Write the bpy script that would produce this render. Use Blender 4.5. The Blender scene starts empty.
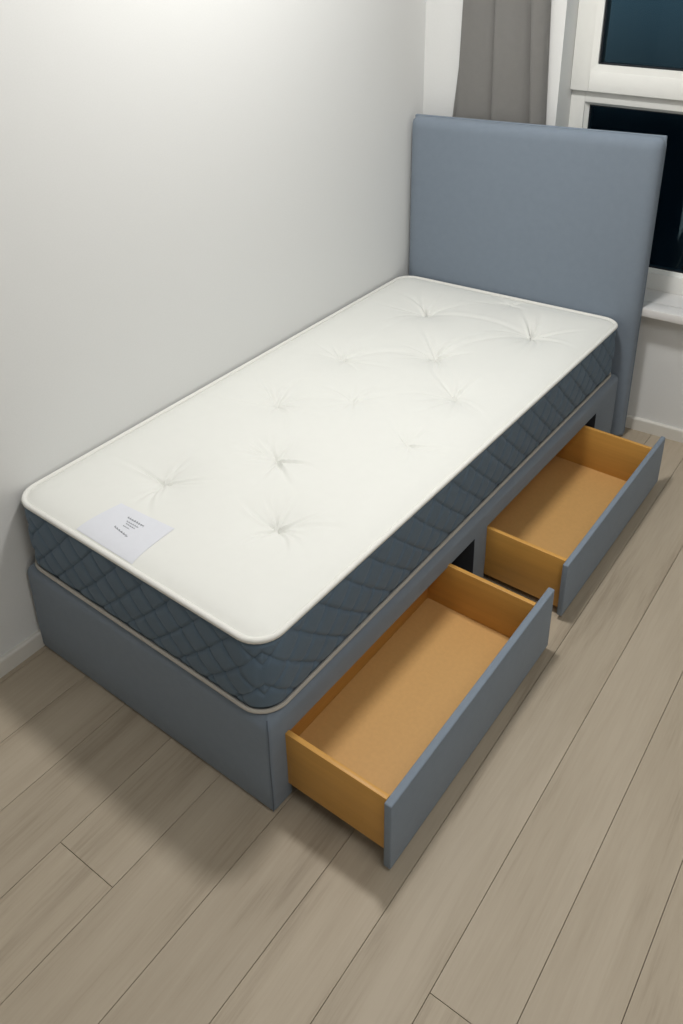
import bpy, bmesh, math, random
from mathutils import Vector, Matrix
import numpy as np
random.seed(3)
rng = np.random.default_rng(5)
SC = bpy.context.scene
COL = SC.collection

# ------------------------------------------------------------------ materials
def lin(c):
    return tuple(((v/255)/12.92 if v/255 <= 0.04045 else ((v/255+0.055)/1.055)**2.4) for v in c)

class NT:
    def __init__(s, name):
        s.m = bpy.data.materials.new(name); s.m.use_nodes = True
        s.t = s.m.node_tree; s.b = s.t.nodes['Principled BSDF']
    def n(s, typ, **kw):
        o = s.t.nodes.new(typ)
        for k, v in kw.items():
            if k.startswith('i_'): o.inputs[k[2:]].default_value = v
            else: setattr(o, k, v)
        return o
    def l(s, a, b): s.t.links.new(a, b)
    def coords(s, scale=(1,1,1)):
        tc = s.n('ShaderNodeTexCoord'); mp = s.n('ShaderNodeMapping'); mp.inputs['Scale'].default_value = scale
        s.l(tc.outputs['Object'], mp.inputs['Vector']); return mp.outputs['Vector']
    def noise(s, vec, scale, detail=3, rough=.55):
        n = s.n('ShaderNodeTexNoise'); n.inputs['Scale'].default_value = scale
        n.inputs['Detail'].default_value = detail; n.inputs['Roughness'].default_value = rough
        s.l(vec, n.inputs['Vector']); return n.outputs['Fac']
    def ramp(s, fac, stops):
        r = s.n('ShaderNodeValToRGB'); e = r.color_ramp.elements
        while len(e) < len(stops): e.new(.5)
        for x, (p, c) in zip(e, stops): x.position = p; x.color = (*c, 1)
        s.l(fac, r.inputs['Fac']); return r.outputs['Color']
    def bump(s, h, strength, dist=.001, normal=None):
        b = s.n('ShaderNodeBump'); b.inputs['Strength'].default_value = strength; b.inputs['Distance'].default_value = dist
        s.l(h, b.inputs['Height'])
        if normal is not None: s.l(normal, b.inputs['Normal'])
        return b.outputs['Normal']

def mul(c, k): return tuple(min(1, v*k) for v in c)

def fabric(name, col, rough=.85, weave=900, var=.10, sheen=.12, bump=.25):
    m = NT(name); v = m.coords()
    n1 = m.noise(v, weave, 2, .7); n2 = m.noise(v, 35, 3, .6)
    mx = m.n('ShaderNodeMath', operation='ADD'); m.l(n1, mx.inputs[0]); m.l(n2, mx.inputs[1])
    hf = m.n('ShaderNodeMath', operation='MULTIPLY'); m.l(mx.outputs[0], hf.inputs[0]); hf.inputs[1].default_value = .5
    m.l(m.ramp(hf.outputs[0], [(.3, mul(col, 1-var)), (.7, mul(col, 1+var))]), m.b.inputs['Base Color'])
    m.b.inputs['Roughness'].default_value = rough
    m.b.inputs['Sheen Weight'].default_value = sheen; m.b.inputs['Sheen Roughness'].default_value = .5
    m.b.inputs['Specular IOR Level'].default_value = .25
    m.l(m.bump(n1, bump, .0006), m.b.inputs['Normal'])
    return m.m

def plain(name, col, rough=.5, spec=.4, var=.02, nscale=60, bump=.03):
    m = NT(name); v = m.coords(); n = m.noise(v, nscale, 3)
    m.l(m.ramp(n, [(.3, mul(col, 1-var)), (.7, mul(col, 1+var))]), m.b.inputs['Base Color'])
    m.b.inputs['Roughness'].default_value = rough; m.b.inputs['Specular IOR Level'].default_value = spec
    if bump: m.l(m.bump(n, bump, .001), m.b.inputs['Normal'])
    return m.m

def wood(name, col, axis, rough=.42, contrast=.12):
    m = NT(name)
    sc = [70., 70., 70.]; sc[axis] = 3.
    v = m.coords(tuple(sc)); n1 = m.noise(v, 1., 4, .6)
    sc2 = [9., 9., 9.]; sc2[axis] = .8
    n2 = m.noise(m.coords(tuple(sc2)), 1., 2, .5)
    mx = m.n('ShaderNodeMath', operation='ADD'); m.l(n1, mx.inputs[0]); m.l(n2, mx.inputs[1])
    hf = m.n('ShaderNodeMath', operation='MULTIPLY'); m.l(mx.outputs[0], hf.inputs[0]); hf.inputs[1].default_value = .5
    m.l(m.ramp(hf.outputs[0], [(.3, mul(col, 1-contrast)), (.7, mul(col, 1+contrast))]), m.b.inputs['Base Color'])
    m.b.inputs['Roughness'].default_value = rough; m.b.inputs['Specular IOR Level'].default_value = .35
    m.l(m.bump(n1, .08, .0006), m.b.inputs['Normal'])
    return m.m

M = {}
M['blue'] = fabric('blue_grey_fabric', (.205, .247, .300), var=.05)
M['border'] = fabric('quilted_slate_fabric', (.114, .164, .218), var=.05, weave=700)
M['tick'] = fabric('white_knit_ticking', (.77, .775, .74), var=.012, weave=1100, sheen=.05, bump=.12)
M['pipe_white'] = fabric('white_piping_fabric', (.79, .785, .745), var=.02, sheen=.05, bump=.1)
M['pipe_beige'] = fabric('beige_piping_fabric', (.50, .47, .42), var=.04, sheen=.05, bump=.1)
M['seam'] = fabric('dark_seam_thread', (.10, .13, .17))
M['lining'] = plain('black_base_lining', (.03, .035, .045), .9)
M['label'] = plain('pale_satin_label', (.72, .735, .79), .45, .4, .01)
M['ink'] = plain('grey_label_ink', (.30, .31, .34), .7)
M['wall'] = plain('white_wall_paint', (.76, .765, .755), .75, .25, .012, 220, .03)
M['ceil'] = plain('white_ceiling_paint', (.80, .80, .79), .9, .2, .01, 60, 0)
M['trim'] = plain('white_gloss_trim', (.72, .70, .65), .35, .45, .01, 30, .01)
M['winpaint'] = plain('white_window_paint', (.86, .86, .825), .3, .5, .01, 30, .01)
M['sill'] = plain('white_sill_laminate', (.74, .73, .72), .3, .5, .015, 120, .01)
M['gasket'] = plain('black_rubber_gasket', (.012, .015, .02), .5)
M['curtain'] = fabric('grey_curtain_fabric', (.39, .38, .365), var=.04, weave=600, sheen=.2)
M['wood_y'] = wood('pale_plywood_along_bed', (.60, .315, .075), 1)
M['wood_x'] = wood('pale_plywood_across_bed', (.60, .315, .075), 0)
M['hardboard'] = plain('tan_drawer_base_board', (.64, .37, .135), .5, .35, .03, 90, .15)
M['rail'] = plain('white_curtain_rail', (.7, .7, .7), .4)

def floor_mat():
    m = NT('greige_oak_laminate')
    at = m.n('ShaderNodeAttribute'); at.attribute_name = 'plank'
    tc = m.n('ShaderNodeTexCoord')
    off = m.n('ShaderNodeVectorMath', operation='MULTIPLY_ADD')
    off.inputs[1].default_value = (7.3, 11.9, 5.1)
    m.l(at.outputs['Color'], off.inputs[0]); m.l(tc.outputs['Object'], off.inputs[2])
    def mp(sc):
        q = m.n('ShaderNodeMapping'); q.inputs['Scale'].default_value = sc; m.l(off.outputs[0], q.inputs['Vector']); return q.outputs['Vector']
    fine = m.noise(mp((150, 7, 1)), 1., 4, .65)
    # warped cathedral grain
    warp = m.n('ShaderNodeTexNoise'); warp.inputs['Scale'].default_value = 1.; warp.inputs['Detail'].default_value = 1
    m.l(mp((6, .9, 1)), warp.inputs['Vector'])
    wv = m.n('ShaderNodeMath', operation='MULTIPLY'); m.l(warp.outputs['Fac'], wv.inputs[0]); wv.inputs[1].default_value = 34.
    sn = m.n('ShaderNodeMath', operation='SINE'); m.l(wv.outputs[0], sn.inputs[0])
    broad = m.noise(mp((11, 1.1, 1)), 1., 3, .5)
    a = m.n('ShaderNodeMath', operation='MULTIPLY_ADD'); m.l(sn.outputs[0], a.inputs[0]); a.inputs[1].default_value = .035; m.l(broad, a.inputs[2])
    b = m.n('ShaderNodeMath', operation='MULTIPLY_ADD'); m.l(fine, b.inputs[0]); b.inputs[1].default_value = .45; m.l(a.outputs[0], b.inputs[2])
    col = m.ramp(b.outputs[0], [(.50, (.315, .262, .195)), (.66, (.395, .332, .250)), (.90, (.44, .374, .288))])
    sep = m.n('ShaderNodeSeparateColor'); m.l(at.outputs['Color'], sep.inputs[0])
    tone = m.n('ShaderNodeMapRange'); tone.inputs['To Min'].default_value = .93; tone.inputs['To Max'].default_value = 1.05
    m.l(sep.outputs[2], tone.inputs['Value'])
    mm = m.n('ShaderNodeVectorMath', operation='SCALE'); m.l(col, mm.inputs[0]); m.l(tone.outputs[0], mm.inputs['Scale'])
    m.l(mm.outputs[0], m.b.inputs['Base Color'])
    m.b.inputs['Roughness'].default_value = .55; m.b.inputs['Specular IOR Level'].default_value = .35
    m.l(m.bump(fine, .25, .0008), m.b.inputs['Normal'])
    return m.m
M['floor'] = floor_mat()

def glass_mat():
    m = NT('window_glass'); t = m.t; t.nodes.remove(m.b)
    out = t.nodes['Material Output']
    tr = m.n('ShaderNodeBsdfTransparent'); tr.inputs['Color'].default_value = (.80, .90, .93, 1)
    gl = m.n('ShaderNodeBsdfGlossy'); gl.inputs['Roughness'].default_value = .02; gl.inputs['Color'].default_value = (.55, .8, .95, 1)
    fr = m.n('ShaderNodeFresnel'); fr.inputs['IOR'].default_value = 1.5
    mx = m.n('ShaderNodeMixShader'); m.l(fr.outputs[0], mx.inputs[0]); m.l(tr.outputs[0], mx.inputs[1]); m.l(gl.outputs[0], mx.inputs[2])
    m.l(mx.outputs[0], out.inputs['Surface']); return m.m
M['glass'] = glass_mat()

# ------------------------------------------------------------------ mesh helpers
def link(name, bm, mat, parent=None, smooth=True, loc=None):
    me = bpy.data.meshes.new(name); bm.normal_update(); bm.to_mesh(me); bm.free()
    me.materials.append(mat)
    o = bpy.data.objects.new(name, me); COL.objects.link(o)
    if parent is not None: o.parent = parent
    if smooth:
        for p in me.polygons: p.use_smooth = True
        try: me.set_sharp_from_angle(angle=math.radians(38))
        except Exception: pass
    if loc: o.location = loc
    return o

def tag(o, label=None, cat=None, group=None, kind=None):
    if label: o['label'] = label
    if cat: o['category'] = cat
    if group: o['group'] = group
    if kind: o['kind'] = kind
    return o

def empty(name, loc=(0,0,0), rz=0):
    o = bpy.data.objects.new(name, None); COL.objects.link(o); o.location = loc; o.rotation_euler = (0,0,rz); o.empty_display_size = .1
    return o

def add_box(bm, x0, x1, y0, y1, z0, z1, bev=0, seg=2, fn=None):
    r = bmesh.ops.create_cube(bm, size=1)
    vs = r['verts']
    for v in vs:
        v.co = Vector(((x0+x1)/2+v.co.x*(x1-x0), (y0+y1)/2+v.co.y*(y1-y0), (z0+z1)/2+v.co.z*(z1-z0)))
    if bev:
        es = {e for v in vs for e in v.link_edges}
        r2 = bmesh.ops.bevel(bm, geom=list(es), offset=bev, segments=seg, profile=.5, affect='EDGES')
        vs = list({v for v in vs if v.is_valid} | set(r2['verts']))
    if fn:
        for v in vs: v.co = Vector(fn(*v.co))
    return vs

def add_tube(bm, pts, rad, n=8, closed=False):
    pts = [Vector(p) for p in pts]; N = len(pts); rings = []
    prev = None
    for i, p in enumerate(pts):
        a = pts[(i-1) % N] if (closed or i > 0) else p
        b = pts[(i+1) % N] if (closed or i < N-1) else p
        t = (b-a).normalized()
        ref = Vector((0,0,1)) if abs(t.z) < .9 else Vector((1,0,0))
        if prev is not None and abs(t.dot(prev)) < .95: ref = prev
        s = t.cross(ref).normalized(); u = s.cross(t).normalized()
        prev = u if abs(t.z) >= .9 or prev is not None else None
        r = rad(i/N) if callable(rad) else rad
        rings.append([bm.verts.new(p+s*math.cos(k*2*math.pi/n)*r+u*math.sin(k*2*math.pi/n)*r) for k in range(n)])
    for i in range(N if closed else N-1):
        A, B = rings[i], rings[(i+1) % N]
        for k in range(n): bm.faces.new((A[k], A[(k+1) % n], B[(k+1) % n], B[k]))
    if not closed:
        bm.faces.new(rings[0][::-1]); bm.faces.new(rings[-1])

# ------------------------------------------------------------------ camera
CX, CY, CZ = 1.8298, -.9063, 1.8497
f = Vector((-0.51212707, 0.73348758, -0.44690249)); rr = Vector((0.81774899, 0.5755262, 0.00749587)); uu = Vector((-0.26270222, 0.36161522, 0.89455127))
cam = bpy.data.cameras.new('camera'); co = bpy.data.objects.new('camera', cam); COL.objects.link(co)
mt = Matrix.Identity(4)
for i in range(3): mt[i][0] = rr[i]; mt[i][1] = uu[i]; mt[i][2] = -f[i]
mt[0][3], mt[1][3], mt[2][3] = CX, CY, CZ
co.matrix_world = mt
cam.sensor_fit = 'VERTICAL'; cam.sensor_height = 36; cam.lens = 854.0732/1024*36
cam.shift_x = -42.214/1024; cam.shift_y = -167.75/1024
cam.clip_start = .05
SC.camera = co

# ------------------------------------------------------------------ room
YW, YC = 2.0252, .0844                       # window wall: y = YW + YC*x
LA, LB = .0180, -.0251                       # left wall:   x = LA + LB*y
FLOOR_T = math.radians(.7382)
XR, YB, ZC = 3.3, -2.6, 2.7
def wl(x, off=0): return YW+off+YC*x
def lw(y): return LA+LB*y
XC = (LA+LB*YW)/(1-LB*YC)*1.0                # corner x

# floor: planks as real boards with fine open joints, one mesh
seams = [.214, .377, .552, .727, .905, 1.075, 1.2305, 1.387, 1.5485, 1.7095]
while seams[-1] < XR+.1: seams.append(seams[-1]+.166)
while seams[0] > -.15: seams.insert(0, seams[0]-.166)
bm = bmesh.new(); cl = bm.loops.layers.float_color.new('plank')
ct, st_ = math.cos(FLOOR_T), math.sin(FLOOR_T)
for i in range(len(seams)-1):
    a, b = seams[i], seams[i+1]
    if abs(a-.552) < .01: j0 = -.333
    elif abs(a-1.387) < .01: j0 = -.119
    elif abs(a-.377) < .01: j0 = .62
    elif abs(a-.727) < .01: j0 = .9
    elif abs(a-1.2305) < .01: j0 = -.35
    elif abs(a-1.5485) < .01: j0 = -.9
    elif abs(a-1.075) < .01: j0 = -.42
    elif abs(a-.905) < .01: j0 = .5
    else: j0 = random.uniform(.2, 1.2)
    ys = [-2.75]+sorted(j0+k*2.6 for k in range(-3, 4) if -2.7 < j0+k*2.6 < 2.44)+[2.45]
    g = .0006
    for y0, y1 in zip(ys, ys[1:]):
        c = (random.random(), random.random(), random.random(), 1)
        n0 = len(bm.faces)
        # chamfered top board
        ch = .0007; zt, zb = 0, -.008
        P = lambda x, y, z: bm.verts.new((x*ct-y*st_, x*st_+y*ct, z))
        top = [P(a+g+ch, y0+g+ch, zt), P(b-g-ch, y0+g+ch, zt), P(b-g-ch, y1-g-ch, zt), P(a+g+ch, y1-g-ch, zt)]
        mid = [P(a+g, y0+g, zt-ch*.8), P(b-g, y0+g, zt-ch*.8), P(b-g, y1-g, zt-ch*.8), P(a+g, y1-g, zt-ch*.8)]
        bot = [P(a+g, y0+g, zb), P(b-g, y0+g, zb), P(b-g, y1-g, zb), P(a+g, y1-g, zb)]
        fs = [bm.faces.new(top), bm.faces.new(bot[::-1])]
        for k in range(4):
            q = (k+1) % 4
            fs.append(bm.faces.new((mid[k], mid[q], top[q], top[k]))); fs.append(bm.faces.new((bot[k], bot[q], mid[q], mid[k])))
        for fc in fs:
            for lp in fc.loops: lp[cl] = c
fl = link('floor', bm, M['floor'], smooth=False); tag(fl, kind='structure')
bm = bmesh.new(); add_box(bm, -.4, XR+.2, YB-.2, 2.6, -.06, -.008)
sub = link('floor_underlay', bm, M['gasket'], fl, smooth=False)

def prism(bm, pts, z0, z1):
    lo = [bm.verts.new((x, y, z0)) for x, y in pts]; hi = [bm.verts.new((x, y, z1)) for x, y in pts]
    n = len(pts); bm.faces.new(lo[::-1]); bm.faces.new(hi)
    for k in range(n): bm.faces.new((lo[k], lo[(k+1) % n], hi[(k+1) % n], hi[k]))

bm = bmesh.new(); prism(bm, [(lw(YB)-.15, YB), (lw(YB), YB), (lw(2.35), 2.35), (lw(2.35)-.15, 2.35)], -.01, ZC)
tag(link('wall_left', bm, M['wall'], smooth=False), kind='structure')
# window wall with a real opening
WX0, WX1, WZ0, WZ1, WD = .518, 1.72, .5225, 2.2, .30
bm = bmesh.new()
def wbox(bm, x0, x1, o0, o1, z0, z1, bev=0):
    def fn(x, y, z): return (x, YW+YC*x+y, z)
    return add_box(bm, x0, x1, o0, o1, z0, z1, bev, 2, fn)
wbox(bm, XC-.005, WX0, 0, WD, -.01, ZC); wbox(bm, WX1, XR, 0, WD, -.01, ZC)
wbox(bm, WX0, WX1, 0, WD, -.01, WZ0); wbox(bm, WX0, WX1, 0, WD, WZ1, ZC)
tag(link('wall_back', bm, M['wall'], smooth=False), kind='structure')
bm = bmesh.new(); prism(bm, [(XR, YB), (XR+.1, YB), (XR+.1, 2.7), (XR, 2.7)], -.01, ZC)
tag(link('wall_right', bm, M['wall'], smooth=False), kind='structure')
bm = bmesh.new(); prism(bm, [(-.1, YB-.1), (XR, YB-.1), (XR, YB), (-.1, YB)], -.01, ZC)
tag(link('wall_front', bm, M['wall'], smooth=False), kind='structure')
bm = bmesh.new(); add_box(bm, -.25, XR+.1, YB-.1, 2.65, ZC, ZC+.08)
tag(link('ceiling', bm, M['ceil'], smooth=False), kind='structure')
# baseboards: profile with eased top
def board(name, p0, p1, nrm, h=.0524, t=.014):
    p0 = Vector((*p0, 0)); p1 = Vector((*p1, 0)); n = Vector((*nrm, 0)).normalized()
    prof = [(0, 0), (t, 0), (t, h-.006), (t-.002, h-.002), (t-.006, h), (0, h)]
    bm = bmesh.new(); A = [bm.verts.new(p0+n*a+Vector((0,0,b))) for a, b in prof]; B = [bm.verts.new(p1+n*a+Vector((0,0,b))) for a, b in prof]
    k = len(prof)
    for i in range(k): bm.faces.new((A[i], A[(i+1) % k], B[(i+1) % k], B[i]))
    bm.faces.new(A[::-1]); bm.faces.new(B)
    bmesh.ops.recalc_face_normals(bm, faces=bm.faces)
    tag(link(name, bm, M['trim'], smooth=False), kind='structure')
board('baseboard_left', (lw(YB), YB), (lw(2.02), 2.02), (1, -LB))
board('baseboard_back', (XC, wl(XC)), (XR, wl(XR)), (YC, -1))

# ------------------------------------------------------------------ window
win = empty('window_1', (0, 0, 0)); tag(win, kind='structure')
F0 = .12                                                          # frame face, set back in the reveal
bm = bmesh.new()
GL, GB, GT = .584, .637, 1.228                                    # lower glass left, bottom, top
FR = WX1
wbox(bm, WX0, GL-.012, F0, F0+.07, .5566, 2.2, .002)              # left jamb
wbox(bm, FR-.066, FR, F0, F0+.07, .5566, 2.2, .002)
wbox(bm, GL-.0125, FR-.0655, F0, F0+.07, .5566, GB-.012, .002)      # bottom rail
wbox(bm, GL-.0125, FR-.0655, F0, F0+.07, GT+.012, 1.33, .002)       # transom
wbox(bm, GL-.0125, FR-.0655, F0, F0+.07, 2.13, 2.2, .002)
link('window_frame', bm, M['winpaint'], win)
def ring(bm, x0, x1, z0, z1, w, o0, o1, o0b=None):
    """picture-frame bead: outer edge at o0, inner edge at o0b (a sloped face), back at o1"""
    if o0b is None: o0b = o0
    out = [(x0, z0), (x1, z0), (x1, z1), (x0, z1)]; inn = [(x0+w, z0+w), (x1-w, z0+w), (x1-w, z1-w), (x0+w, z1-w)]
    V = lambda p, o: bm.verts.new((p[0], YW+YC*p[0]+o, p[1]))
    a = [V(p, o0) for p in out]; b = [V(p, o0b) for p in inn]; c = [V(p, o1) for p in inn]; d = [V(p, o1) for p in out]
    for k in range(4):
        q = (k+1) % 4
        bm.faces.new((a[k], a[q], b[q], b[k])); bm.faces.new((b[k], b[q], c[q], c[k])); bm.faces.new((c[k], c[q], d[q], d[k])); bm.faces.new((d[k], d[q], a[q], a[k]))
    bmesh.ops.recalc_face_normals(bm, faces=bm.faces)
bm = bmesh.new(); ring(bm, GL-.014, FR-.064, GB-.014, GT+.014, .014, F0+.006, F0+.05, F0+.022)
link('glazing_bead', bm, M['winpaint'], win, smooth=False)
bm = bmesh.new(); ring(bm, GL-.001, FR-.077, GB-.001, GT+.001, .005, F0+.024, F0+.05)
link('gasket', bm, M['gasket'], win, smooth=False)
bm = bmesh.new(); wbox(bm, GL, FR-.078, F0+.034, F0+.040, GB, GT); link('window_pane', bm, M['glass'], win, smooth=False)
# upper casement sash standing proud of the frame
UX, UZ, UT = .612, 1.3797, 2.10
S0 = F0-.022
bm = bmesh.new()
SB = 1.2824; XL = WX0+.001; XS = FR-.001
BX = UX-.024
wbox(bm, XL, BX, S0, F0-.0005, SB, 2.19, .003); wbox(bm, XS-.07, XS, S0, F0-.0005, SB, 2.19, .003)
wbox(bm, BX-.0006, XS-.0694, S0, F0-.0005, SB, UZ-.024, .003); wbox(bm, BX-.0006, XS-.0694, S0, F0-.0005, UT+.024, 2.19, .003)
sash = link('casement_sash', bm, M['winpaint'], win)
bm = bmesh.new(); ring(bm, BX-.002, XS-.068, UZ-.026, UT+.026, .026, S0+.001, F0+.03, S0+.004); link('glazing_bead', bm, M['winpaint'], sash, smooth=False)
bm = bmesh.new(); ring(bm, UX-.001, XS-.093, UZ-.001, UT+.001, .007, S0+.012, F0+.03); link('gasket', bm, M['gasket'], sash, smooth=False)
bm = bmesh.new(); wbox(bm, UX, XS-.094, S0+.026, S0+.032, UZ, UT); link('window_pane', bm, M['glass'], sash, smooth=False)
bm = bmesh.new(); wbox(bm, WX0+.002, WX1+.03, -.0764, -.0002, .5225, .5566, .004)
wbox(bm, WX0+.0005, WX1-.0005, -.0002, F0+.07, .5228, .5566, 0)
link('window_sill', bm, M['sill'], win)

# ------------------------------------------------------------------ bed plan mapping
def quad(c00, c10, c11, c01, L):
    def fn(x, y, W=.9):
        a = x/W; b = y/L
        X = (1-a)*(1-b)*c00[0]+a*(1-b)*c10[0]+a*b*c11[0]+(1-a)*b*c01[0]
        Y = (1-a)*(1-b)*c00[1]+a*(1-b)*c10[1]+a*b*c11[1]+(1-a)*b*c01[1]
        return X, Y
    return fn
BL = 2.0
base_q = quad((.025, .003), (.901, 0), (.922, 1.980), (-.018, 1.886), BL)
HB = .2948; HT = .5115
mat_q = quad((.029, .016), (.894, .004), (.902, 1.970), (-.013, 1.878), BL)

# ------------------------------------------------------------------ divan base
base = empty('divan_bed_base', (.46, .95, 0)); tag(base, 'blue-grey upholstered divan bed base with two wooden drawers pulled open', 'bed base')
def off(o, root):
    o.matrix_parent_inverse = Matrix.Translation(-Vector(root.location)); return o
def solid(bm, name):
    me = bpy.data.meshes.new(name); bm.to_mesh(me); bm.free()
    return bpy.data.objects.new(name, me)
bm = bmesh.new()
# rounded body as a dense lofted box: rows around a rounded plan, soft rolled top edge
def plan(inset, rad, n=8, L=BL, W=.9):
    pts = []
    x0, x1, y0, y1 = inset, W-inset, inset, L-inset
    r = max(rad-inset*.6, .002)
    for cx, cy, a0 in ((x1-r, y0+r, -90), (x1-r, y1-r, 0), (x0+r, y1-r, 90), (x0+r, y0+r, 180)):
        for k in range(n+1):
            a = math.radians(a0+90*k/n); pts.append((cx+r*math.cos(a), cy+r*math.sin(a)))
    return pts
rows = []
R = .032
prof = [(.010, .0), (.003, .004), (.0, .012), (-.001, .10), (0, .20), (0, HB-R)]
prof += [(R-R*math.cos(math.radians(a)), HB-R+R*math.sin(math.radians(a))) for a in (15, 30, 45, 60, 75, 90)]
for ins, z in prof:
    rows.append([bm.verts.new((*base_q(*p), z)) for p in plan(ins, .012, 5)])
n = len(rows[0])
for A, B in zip(rows, rows[1:]):
    for k in range(n): bm.faces.new((A[k], A[(k+1) % n], B[(k+1) % n], B[k]))
bm.faces.new(rows[0][::-1]); bm.faces.new(rows[-1])
body = solid(bm, 'upholstered_case'); COL.objects.link(body)
# two drawer bays cut through the right flank
cb = bmesh.new()
for y0, y1 in ((.0625, .889), (.962, 1.778)):
    add_box(cb, .40, 1.1, y0, y1, -.05, .212)
cut = solid(cb, 'cut'); COL.objects.link(cut)
bo = body.modifiers.new('b', 'BOOLEAN'); bo.object = cut; bo.operation = 'DIFFERENCE'; bo.solver = 'EXACT'
bv = body.modifiers.new('v', 'BEVEL'); bv.width = .014; bv.segments = 3; bv.limit_method = 'ANGLE'; bv.angle_limit = math.radians(60)
dg = bpy.context.evaluated_depsgraph_get()
me = bpy.data.meshes.new_from_object(body.evaluated_get(dg)); me.name = 'upholstered_case'
body.modifiers.clear(); old = body.data; body.data = me; bpy.data.objects.remove(cut)
body.parent = base; off(body, base)
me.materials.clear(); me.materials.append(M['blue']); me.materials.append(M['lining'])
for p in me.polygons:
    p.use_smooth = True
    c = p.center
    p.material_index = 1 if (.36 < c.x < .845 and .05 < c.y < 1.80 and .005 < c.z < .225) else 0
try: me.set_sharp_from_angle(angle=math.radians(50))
except Exception: pass
# corner seams
bm = bmesh.new()
def case_pt(x, y, z, out=0): X, Y = base_q(x, y); return Vector((X, Y, z))
pts = [Vector((.8985+.0008*math.sin(z*30), .0012, z)) for z in np.linspace(.008, HB-.022, 14)]
pts += [Vector((.8985-.026*(1-math.cos(a))*1.0, .0012+.026*(1-math.cos(a)), HB-.0235+.0235*math.sin(a))) for a in np.linspace(.15, .9, 5)]
add_tube(bm, pts, .0014, 6)
off(link('corner_seam', bm, M['seam'], base), base)

# drawers
def drawer(px, pt, z0, z1, pa, pb, da, db, dz0, dz1, xb=.862):
    d = empty('drawer', (px, (pa+pb)/2, 0)); d.parent = base; d.matrix_parent_inverse = Matrix.Translation(-Vector(base.location))
    def L(o):
        o.matrix_parent_inverse = Matrix.Translation(-Vector(d.location)); return o
    bm = bmesh.new(); add_box(bm, px-pt, px, pa, pb, z0, z1, .0035, 3); L(link('front_panel', bm, M['blue'], d))
    t = .013
    for y0 in (da, db-t):
        bm = bmesh.new(); add_box(bm, xb, px-pt-.0002, y0, y0+t, dz0, dz1, .0012, 2); L(link('side_panel', bm, M['wood_x'], d))
    bm = bmesh.new(); add_box(bm, xb-t, xb-.0002, da, db, dz0, dz1, .0012, 2); L(link('back_panel', bm, M['wood_y'], d))
    bm = bmesh.new(); add_box(bm, xb, px-pt-.0002, da+t+.0002, db-t-.0002, dz0+.004, dz0+.014); L(link('bottom_panel', bm, M['hardboard'], d))
    return d
d1 = drawer(1.1968, .019, .0135, .2198, .0414, .824, .0515, .7495, .053, .2185, .848)
d2 = drawer(1.1817, .0165, .0150, .2045, .9456, 1.780, .9645, 1.688, .026, .2035, .815)
d1['label'] = 'open drawer at the foot of the bed'; d2['label'] = 'open drawer nearer the headboard'

# ------------------------------------------------------------------ mattress
mroot = empty('mattress', (.44, .95, HB)); tag(mroot, 'white tufted mattress with quilted slate-blue border lying on the divan base', 'mattress')
W = .9
tuft_px = [(.272, 1.61, 1.0), (.681, 1.672, 1.1), (.24, 1.129, .8), (.486, 1.326, 1.0), (.264, .766, .8), (.446, .913, .45), (.682, 1.13, .9),
           (.459, .545, .9), (.72, .807, .5), (.29, .29, .9), (.656, .322, 1.0), (.49, 1.872, .6)]
def inv_q(q, X, Y):
    x, y = .45, 1.
    for _ in range(20):
        a, b = q(x, y); ax, bx = q(x+1e-4, y); ay, by = q(x, y+1e-4)
        J = np.array([[(ax-a), (ay-a)], [(bx-b), (by-b)]])/1e-4
        s = np.linalg.solve(J, [X-a, Y-b]); x += s[0]; y += s[1]
    return x, y
tufts = []
for i, (X, Y, s) in enumerate(tuft_px):
    x, y = inv_q(mat_q, X, Y); nr = 11+i % 4
    angs = np.sort(rng.uniform(0, 2*math.pi, nr)*.35+np.arange(nr)*2*math.pi/nr*1.0)
    # wide creases run mostly across the bed, as the cloth is pulled
    tufts.append((x, y, s, angs, rng.uniform(.5, 1.2, nr), rng.uniform(.05, .13, nr), rng.uniform(-1.2, 1.2, nr)))
CR = .066                                                             # plan corner radius of the mattress
def border_dist(x, y):
    """distance inside the rounded rectangle outline"""
    qx = np.abs(x-W/2)-(W/2-CR); qy = np.abs(y-BL/2)-(BL/2-CR)
    d = np.hypot(np.maximum(qx, 0), np.maximum(qy, 0))+np.minimum(np.maximum(qx, qy), 0)-CR
    return -d
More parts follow.
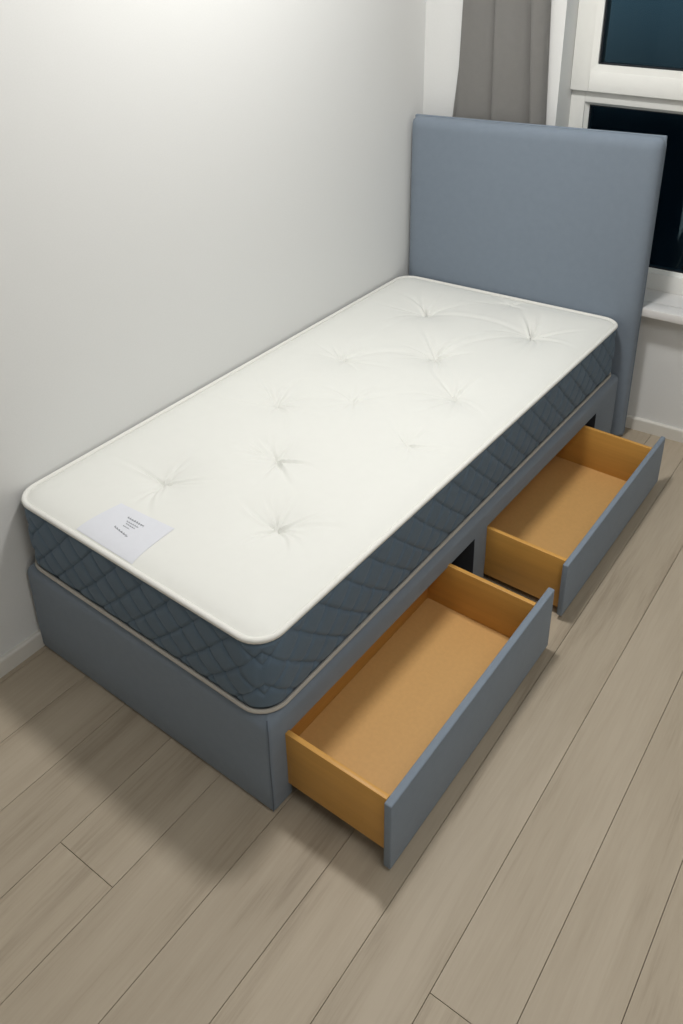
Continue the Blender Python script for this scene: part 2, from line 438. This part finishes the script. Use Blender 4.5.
def ztop(x, y):
    x = np.asarray(x, float); y = np.asarray(y, float)
    d = np.maximum(border_dist(x, y), 0)
    edge = 1-np.exp(-d/.035)
    z = .017*edge-.0045*np.exp(-d/.010)
    z += .0016*np.sin(x*9+1.3)*np.sin(y*7+.6)*edge
    for (tx, ty, s, angs, amp, ln, cv) in tufts:
        dx = x-tx; dy = y-ty; r = np.hypot(dx, dy)+1e-6; th = np.arctan2(dy, dx)
        z -= s*edge*(.020*np.exp(-r/.032)+.014*np.exp(-(r/.100)**2))
        for a, m_, l_, c_ in zip(angs, amp, ln, cv):
            da = (th-a-c_*r*2+math.pi) % (2*math.pi)-math.pi
            perp = r*np.sin(da); front = (np.cos(da) > 0)
            w = .0028+.045*r
            z -= s*edge*front*.0060*m_*np.exp(-(perp/w)**2)*np.exp(-(r/l_)**2)*np.minimum(r/.008, 1)
            z += s*edge*front*.0028*m_*np.exp(-((perp-1.7*w)/w)**2)*np.exp(-(r/l_)**2)*np.minimum(r/.008, 1)
    # long pull creases joining neighbouring tufts
    for i, j, k in ((0, 1, .8), (3, 1, .8), (2, 3, .8), (4, 5, .6), (5, 6, .5), (3, 6, .3), (0, 11, .4), (4, 7, .4), (7, 9, .35), (7, 10, .35), (11, 1, .3), (2, 0, .3)):
        ax, ay = tufts[i][:2]; bx, by = tufts[j][:2]
        L_ = math.hypot(bx-ax, by-ay); ux, uy = (bx-ax)/L_, (by-ay)/L_
        t = ((x-ax)*ux+(y-ay)*uy)/L_; p = -(x-ax)*uy+(y-ay)*ux
        p = p-.02*np.sin(np.clip(t, 0, 1)*math.pi)
        inside = np.clip(t*8, 0, 1)*np.clip((1-t)*8, 0, 1)
        z -= k*inside*.0026*np.exp(-(p/.012)**2)-k*inside*.0016*np.exp(-((p-.022)/.016)**2)
    return z
# ticking panel: concentric grid clipped to the rounded outline
bm = bmesh.new()
nx, ny = 220, 480
xs = np.linspace(0, 1, nx+1); ys = np.linspace(0, 1, ny+1)
def rr_map(u, v):
    """square to rounded rectangle"""
    x = u*W; y = v*BL
    # squeeze rows near the ends to follow the corner arcs
    def half(yy):
        e = np.minimum(yy, BL-yy)
        return np.where(e < CR, W/2-CR+np.sqrt(np.maximum(CR**2-(CR-e)**2, 0)), W/2)
    h = half(y)
    return W/2+(u-.5)*2*h, y
# denser rows at the ends so that the corner arcs are smooth
vy = np.concatenate([CR*(1-np.cos(np.linspace(0, math.pi/2, 15)))[:-1]/BL, np.linspace(CR/BL, 1-CR/BL, ny), (1-CR*(1-np.cos(np.linspace(0, math.pi/2, 15)))[:-1]/BL)[::-1]])
vy[0] = 1e-5; vy[-1] = 1-1e-5
U, V = np.meshgrid(xs, vy)
X, Y = rr_map(U, V)
Z = HT-.006+ztop(X, Y)
grid = []
for r_ in range(len(vy)):
    row = []
    for c_ in range(nx+1):
        a, b = mat_q(X[r_, c_], Y[r_, c_]); row.append(bm.verts.new((a, b, Z[r_, c_])))
    grid.append(row)
for r_ in range(len(vy)-1):
    A, B = grid[r_], grid[r_+1]
    for c_ in range(nx): bm.faces.new((A[c_], A[c_+1], B[c_+1], B[c_]))
top = link('top_panel', bm, M['tick'], mroot); off(top, mroot)
# outline sampler, by arc length, counter-clockwise from the middle of the foot end
def outline(step, ins=0.0):
    r = CR-ins; x0, x1, y0, y1 = ins, W-ins, ins, BL-ins
    P = []
    def seg(a, b):
        n_ = max(1, int(math.dist(a, b)/step))
        for k in range(n_): P.append((a[0]+(b[0]-a[0])*k/n_, a[1]+(b[1]-a[1])*k/n_))
    def arc(cx, cy, a0):
        n_ = max(6, int(r*math.pi/2/step))
        for k in range(n_):
            a = math.radians(a0+90*k/n_); P.append((cx+r*math.cos(a), cy+r*math.sin(a)))
    seg((x0+r, y0), (x1-r, y0)); arc(x1-r, y0+r, -90); seg((x1, y0+r), (x1, y1-r)); arc(x1-r, y1-r, 0)
    seg((x1-r, y1), (x0+r, y1)); arc(x0+r, y1-r, 90); seg((x0, y1-r), (x0, y0+r)); arc(x0+r, y0+r, 180)
    return P
P = outline(.003)
N = len(P); arc_s = [0]
for i in range(1, N): arc_s.append(arc_s[-1]+math.dist(P[i-1], P[i]))
tot = arc_s[-1]+math.dist(P[-1], P[0])
S = np.array(arc_s); Zb = np.linspace(HB+.004, HT-.006, 66)
zz = (Zb-Zb[0])/(Zb[-1]-Zb[0]); HH = Zb[-1]-Zb[0]
SS, ZZ = np.meshgrid(S, Zb-Zb[0])
cornerS = W-2*CR+CR*math.pi/4
sg = np.clip((SS-cornerS)/.05, -1, 1)                      # the slant of the stitching turns over at the corner
def mirrored(s): return np.abs(s-cornerS)
m_ = mirrored(SS)
pA = .096; pB = .088
nA = round(tot/2/pA); 
wav = .007*np.sin(ZZ/HH*math.pi)
a1 = (m_+ZZ*1.08+wav)/pA                            # coarse lines, falling away from the corner
a2 = (m_-ZZ*1.0)/pB+.6     # fine lines crossing them
dA = np.abs(a1-np.round(a1))*pA*.72; dB = np.abs(a2-np.round(a2))*pB*.71
puff = .0066*(1-np.exp(-dA/.0045))+.0056*(1-np.exp(-dB/.0045))
puff *= np.clip(np.minimum(ZZ, HH-ZZ)/.016, 0, 1)
bulge = .005*np.sin(np.clip(ZZ/HH, 0, 1)*math.pi)
D = puff+bulge-.0105
bm = bmesh.new(); g = []
for j in range(len(Zb)):
    row = []
    for i in range(N):
        p0 = P[i-1]; p1 = P[(i+1) % N]; tx, ty = p1[0]-p0[0], p1[1]-p0[1]; l_ = math.hypot(tx, ty); nx_, ny_ = ty/l_, -tx/l_
        x = P[i][0]+nx_*D[j, i]; y = P[i][1]+ny_*D[j, i]; a, b = mat_q(x, y)
        row.append(bm.verts.new((a, b, Zb[j])))
    g.append(row)
for j in range(len(Zb)-1):
    for i in range(N): bm.faces.new((g[j][i], g[j][(i+1) % N], g[j+1][(i+1) % N], g[j+1][i]))
bm.faces.new(g[0][::-1])
off(link('quilted_border', bm, M['border'], mroot), mroot)
bm = bmesh.new(); add_tube(bm, [(*mat_q(*p), HT-.0045) for p in outline(.012, .0005)], .0074, 10, True)
off(link('top_piping', bm, M['pipe_white'], mroot), mroot)
bm = bmesh.new(); add_tube(bm, [(*mat_q(*p), HB+.0064) for p in outline(.012, -.0025)], .0052, 8, True)
off(link('bottom_piping', bm, M['pipe_beige'], mroot), mroot)
# sewn label with faint illegible script, following the cloth
c = [inv_q(mat_q, *p) for p in ((.270, .026), (.478, .022), (.473, .158), (.288, .150))]
bm = bmesh.new(); gl = []
for j in range(25):
    row = []
    for i in range(25):
        a, b = i/24, j/24
        x = (1-a)*(1-b)*c[0][0]+a*(1-b)*c[1][0]+a*b*c[2][0]+(1-a)*b*c[3][0]; y = (1-a)*(1-b)*c[0][1]+a*(1-b)*c[1][1]+a*b*c[2][1]+(1-a)*b*c[3][1]
        X_, Y_ = mat_q(x, y); row.append(bm.verts.new((X_, Y_, HT-.006+float(ztop(x, y))+.0012)))
    gl.append(row)
for j in range(24):
    for i in range(24): bm.faces.new((gl[j][i], gl[j][i+1], gl[j+1][i+1], gl[j+1][i]))
ext = bmesh.ops.extrude_face_region(bm, geom=list(bm.faces))
for v in ext['geom']:
    if isinstance(v, bmesh.types.BMVert): v.co.z -= .0008
bmesh.ops.recalc_face_normals(bm, faces=bm.faces)
lab = link('care_label', bm, M['label'], mroot, smooth=False); off(lab, mroot); lab['label'] = 'pale satin label with faint script'
bm = bmesh.new()
def scribble(p, q, amp, n_, rad):
    pts = []
    for k in range(n_*6+1):
        t = k/(n_*6); X_ = p[0]+(q[0]-p[0])*t; Y_ = p[1]+(q[1]-p[1])*t+amp*math.sin(k*1.9)*math.sin(k*.37+1)+.3*amp*math.sin(k*.8)
        x, y = inv_q(mat_q, X_, Y_); pts.append((X_, Y_, HT-.006+float(ztop(x, y))+.0013))
    add_tube(bm, pts, rad, 5)
scribble((.347, .121), (.405, .121), .0035, 10, .0007)
scribble((.356, .110), (.398, .110), .0025, 8, .0006)
scribble((.362, .103), (.395, .102), .0025, 6, .0006)
scribble((.362, .094), (.385, .094), .002, 4, .0006)
scribble((.347, .080), (.402, .073), .0032, 8, .0008)
pr = link('print', bm, M['ink'], lab); pr.matrix_parent_inverse = Matrix.Identity(4)

# ------------------------------------------------------------------ headboard
hs = math.atan(.0925)
HW = .978; HTK = .060
hx0 = -.014; hy0 = 1.985+.0925*(hx0-.9616)
hb = empty('headboard', (hx0, hy0, 0), hs); tag(hb, 'tall smooth padded blue-grey headboard standing behind the mattress in the corner', 'headboard')
def htop(x): return 1.163+(1.193-1.163)*x/HW
def taper(bm):
    for v in bm.verts:
        if v.co.x > HW*.5: v.co.x -= .009*v.co.z/1.19*(v.co.x/HW-.5)*2
    return bm
bm = bmesh.new()
nxh, nzh = 70, 90
def dens(n_, L_):                                             # finer near the rolled edges
    t = np.linspace(0, 1, n_+1); return (t-.12*np.sin(2*math.pi*t)/(2*math.pi)*6.2*.9)*L_
gx = dens(nxh, HW); gz = dens(nzh, 1.0)
CT = .045
fr, bk = [], []
rc = .028
for z1 in gz:
    row = []
    for x in gx:
        H = htop(x)-.004; z0 = .004; z = z0+(H-z0)*z1
        dx = min(x, HW-x); dt = H-z; db_ = z-z0
        def roll(d, r=.045): return 1-math.sqrt(max(0, 1-(1-min(d/r, 1))**2)) if d < r else 0
        y = .003+CT*.62*min(1, roll(dx)**1.1+roll(dt)**1.1+roll(db_, .012)*.6)
        y -= .004*math.sin(math.pi*x/HW)**.5*math.sin(math.pi*min(1, max(0, z/H)))**.5 if 0 < x < HW and 0 < z1 < 1 else 0
        # round the upper corners in outline
        X_, Z_ = x, z
        if dx < rc and dt < rc:
            k = math.hypot(rc-dx, rc-dt)
            if k > rc:
                s_ = rc/k; X_ = (rc-(rc-dx)*s_) if x < HW/2 else HW-(rc-(rc-dx)*s_); Z_ = H-(rc-(rc-dt)*s_)
                y = max(y, .003+CT*.62*.98)
        row.append(bm.verts.new((X_, y, Z_)))
    fr.append(row)
for j in range(nzh):
    for i in range(nxh): bm.faces.new((fr[j][i], fr[j][i+1], fr[j+1][i+1], fr[j+1][i]))
rim = [fr[0][i] for i in range(nxh)]+[fr[j][nxh] for j in range(nzh)]+[fr[nzh][i] for i in range(nxh, 0, -1)]+[fr[j][0] for j in range(nzh, 0, -1)]
back = [bm.verts.new((v.co.x, CT, v.co.z)) for v in rim]; K = len(rim)
for k in range(K): bm.faces.new((rim[k], back[k], back[(k+1) % K], rim[(k+1) % K]))
bmesh.ops.remove_doubles(bm, verts=list(bm.verts), dist=.00005)
bmesh.ops.holes_fill(bm, edges=[e for e in bm.edges if e.is_boundary], sides=0)
bmesh.ops.recalc_face_normals(bm, faces=bm.faces)
link('padded_front', taper(bm), M['blue'], hb)
bm = bmesh.new()
def hfn(x, y, z): return (x, y, z*htop(x)/1.197)
add_box(bm, .001, HW-.001, CT+.0002, HTK, 0.0, 1.197, .005, 3, hfn); link('back_board', taper(bm), M['blue'], hb)
bm = bmesh.new()
pp = []
for t in np.linspace(0.01, 1, 30): pp.append((HW+.0005, CT, t*(htop(HW)-.03)))
for a in np.linspace(0, 90, 7)[1:]: pp.append((HW-.028+.0285*math.cos(math.radians(a)), CT, htop(HW)-.032+.0285*math.sin(math.radians(a))))
for t in np.linspace(0, 1, 20)[1:-1]: pp.append((HW-.03-(HW-.06)*t, CT, htop(HW-.03-(HW-.06)*t)-.0032))
for a in np.linspace(90, 180, 7): pp.append((.028+.0285*math.cos(math.radians(a)), CT, htop(0)-.032+.0285*math.sin(math.radians(a))))
for t in np.linspace(0, 1, 30)[1:]: pp.append((-.0005, CT, (1-t)*(htop(0)-.03)+.01))
add_tube(bm, pp, .0026, 7); link('edge_piping', taper(bm), M['blue'], hb)

# ------------------------------------------------------------------ curtain
cur = empty('curtain', (.3, wl(.3)-.04, 0)); tag(cur, 'plain grey curtain hanging in folds between the corner and the window', 'curtain')
# plan of the cloth: (x at top, x at bottom, depth towards the room)
prof = [(.160, .106, .006), (.150, .110, .016), (.150, .122, .022), (.158, .140, .008), (.162, .150, .008), (.156, .146, .022), (.146, .137, .040), (.154, .146, .049), (.205, .200, .050), (.256, .258, .038), (.276, .286, .016), (.284, .295, .005),
        (.290, .301, .010), (.288, .299, .028), (.274, .286, .044), (.280, .293, .056), (.300, .312, .057), (.345, .360, .051), (.378, .398, .038), (.404, .428, .016), (.414, .441, .005), (.424, .451, .010), (.421, .449, .028), (.410, .440, .044), (.416, .447, .056),
        (.430, .458, .054), (.455, .478, .040), (.466, .488, .018), (.463, .485, .004)]
def catmull(P, n_):
    out = []
    for i in range(len(P)-1):
        p0 = P[max(i-1, 0)]; p1 = P[i]; p2 = P[i+1]; p3 = P[min(i+2, len(P)-1)]
        for k in range(n_):
            t = k/n_
            out.append(tuple(.5*((2*b)+(-a+c_)*t+(2*a-5*b+4*c_-d_)*t*t+(-a+3*b-3*c_+d_)*t**3) for a, b, c_, d_ in zip(p0, p1, p2, p3)))
    out.append(P[-1]); return out
cp = catmull(prof, 7)
bm = bmesh.new(); rowsC = []
for z in np.linspace(.015, 2.64, 44):
    f_ = min(1.15, max(0, (z-.3)/1.3)) if z > 1.15 else .65*0+max(0, (z-.3)/1.3)
    row = []
    for (xt, xb_, dp) in cp:
        t = (z-1.16)/(1.59-1.16); t = max(-.35, min(1.25, t)); x = xb_+(xt-xb_)*t
        w_ = .0025*math.sin(z*5+x*40)
        row.append(bm.verts.new((x, wl(x)-.006-dp*.90+w_*(.4), z)))
    rowsC.append(row)
for A, B in zip(rowsC, rowsC[1:]):
    for k in range(len(A)-1): bm.faces.new((A[k], A[k+1], B[k+1], B[k]))
bmesh.ops.solidify(bm, geom=list(bm.faces), thickness=.0012)
bmesh.ops.recalc_face_normals(bm, faces=bm.faces)
off(link('cloth', bm, M['curtain'], cur), cur)
bm = bmesh.new(); wbox(bm, .03, 1.9, -.052, -.022, 2.64, 2.7, .003); off(link('curtain_rail', bm, M['rail'], cur), cur)

# ------------------------------------------------------------------ light
def area(name, loc, size, power, col, rot=(0,0,0), shape='DISK', sy=None):
    l = bpy.data.lights.new(name, 'AREA'); l.shape = shape; l.size = size
    if sy: l.size_y = sy
    l.energy = power; l.color = col
    o = bpy.data.objects.new(name, l); COL.objects.link(o); o.location = loc; o.rotation_euler = rot; return o
KEY, FILL = 30., 17.
k_ = area('ceiling_lamp_light', (.74, .86, 2.68), .27, KEY, (1, .985, .955)); k_.data.spread = math.radians(180)
area('room_fill_light', (2.2, -.3, 2.68), 1.1, FILL, (1, .99, .97))  # added soft overhead fill that lifts the ambient level, not a known lamp

w = bpy.data.worlds.new('night'); SC.world = w; w.use_nodes = True; t = w.node_tree
bg = t.nodes['Background']; tc = t.nodes.new('ShaderNodeTexCoord'); sp = t.nodes.new('ShaderNodeSeparateXYZ'); rp = t.nodes.new('ShaderNodeValToRGB'); mr = t.nodes.new('ShaderNodeMapRange')
t.links.new(tc.outputs['Generated'], sp.inputs[0]); t.links.new(sp.outputs['Z'], mr.inputs['Value'])
mr.inputs['From Min'].default_value = -1; mr.inputs['From Max'].default_value = 1
t.links.new(mr.outputs[0], rp.inputs['Fac']); t.links.new(rp.outputs['Color'], bg.inputs['Color'])
e = rp.color_ramp.elements; e[0].position = .405; e[0].color = (.0001, .0006, .0012, 1); e[1].position = .47; e[1].color = (.030, .058, .080, 1)
bg.inputs['Strength'].default_value = 1.0

vs = SC.view_settings; vs.view_transform = 'Standard'; vs.look = 'None'; vs.gamma = 1; vs.exposure = 0; vs.use_curve_mapping = False
SC.display_settings.display_device = 'sRGB'

# turn the whole place so that the left wall runs along the y axis
RZ = Matrix.Rotation(-math.atan(.0251), 4, 'Z')
bpy.context.view_layer.update()
for o in [o for o in SC.objects if o.parent is None]:
    if o.type == 'MESH' and o.get('kind') == 'structure':
        o.data.transform(RZ)
        for ch in o.children: ch.data.transform(RZ)
    else: o.matrix_world = RZ @ o.matrix_world
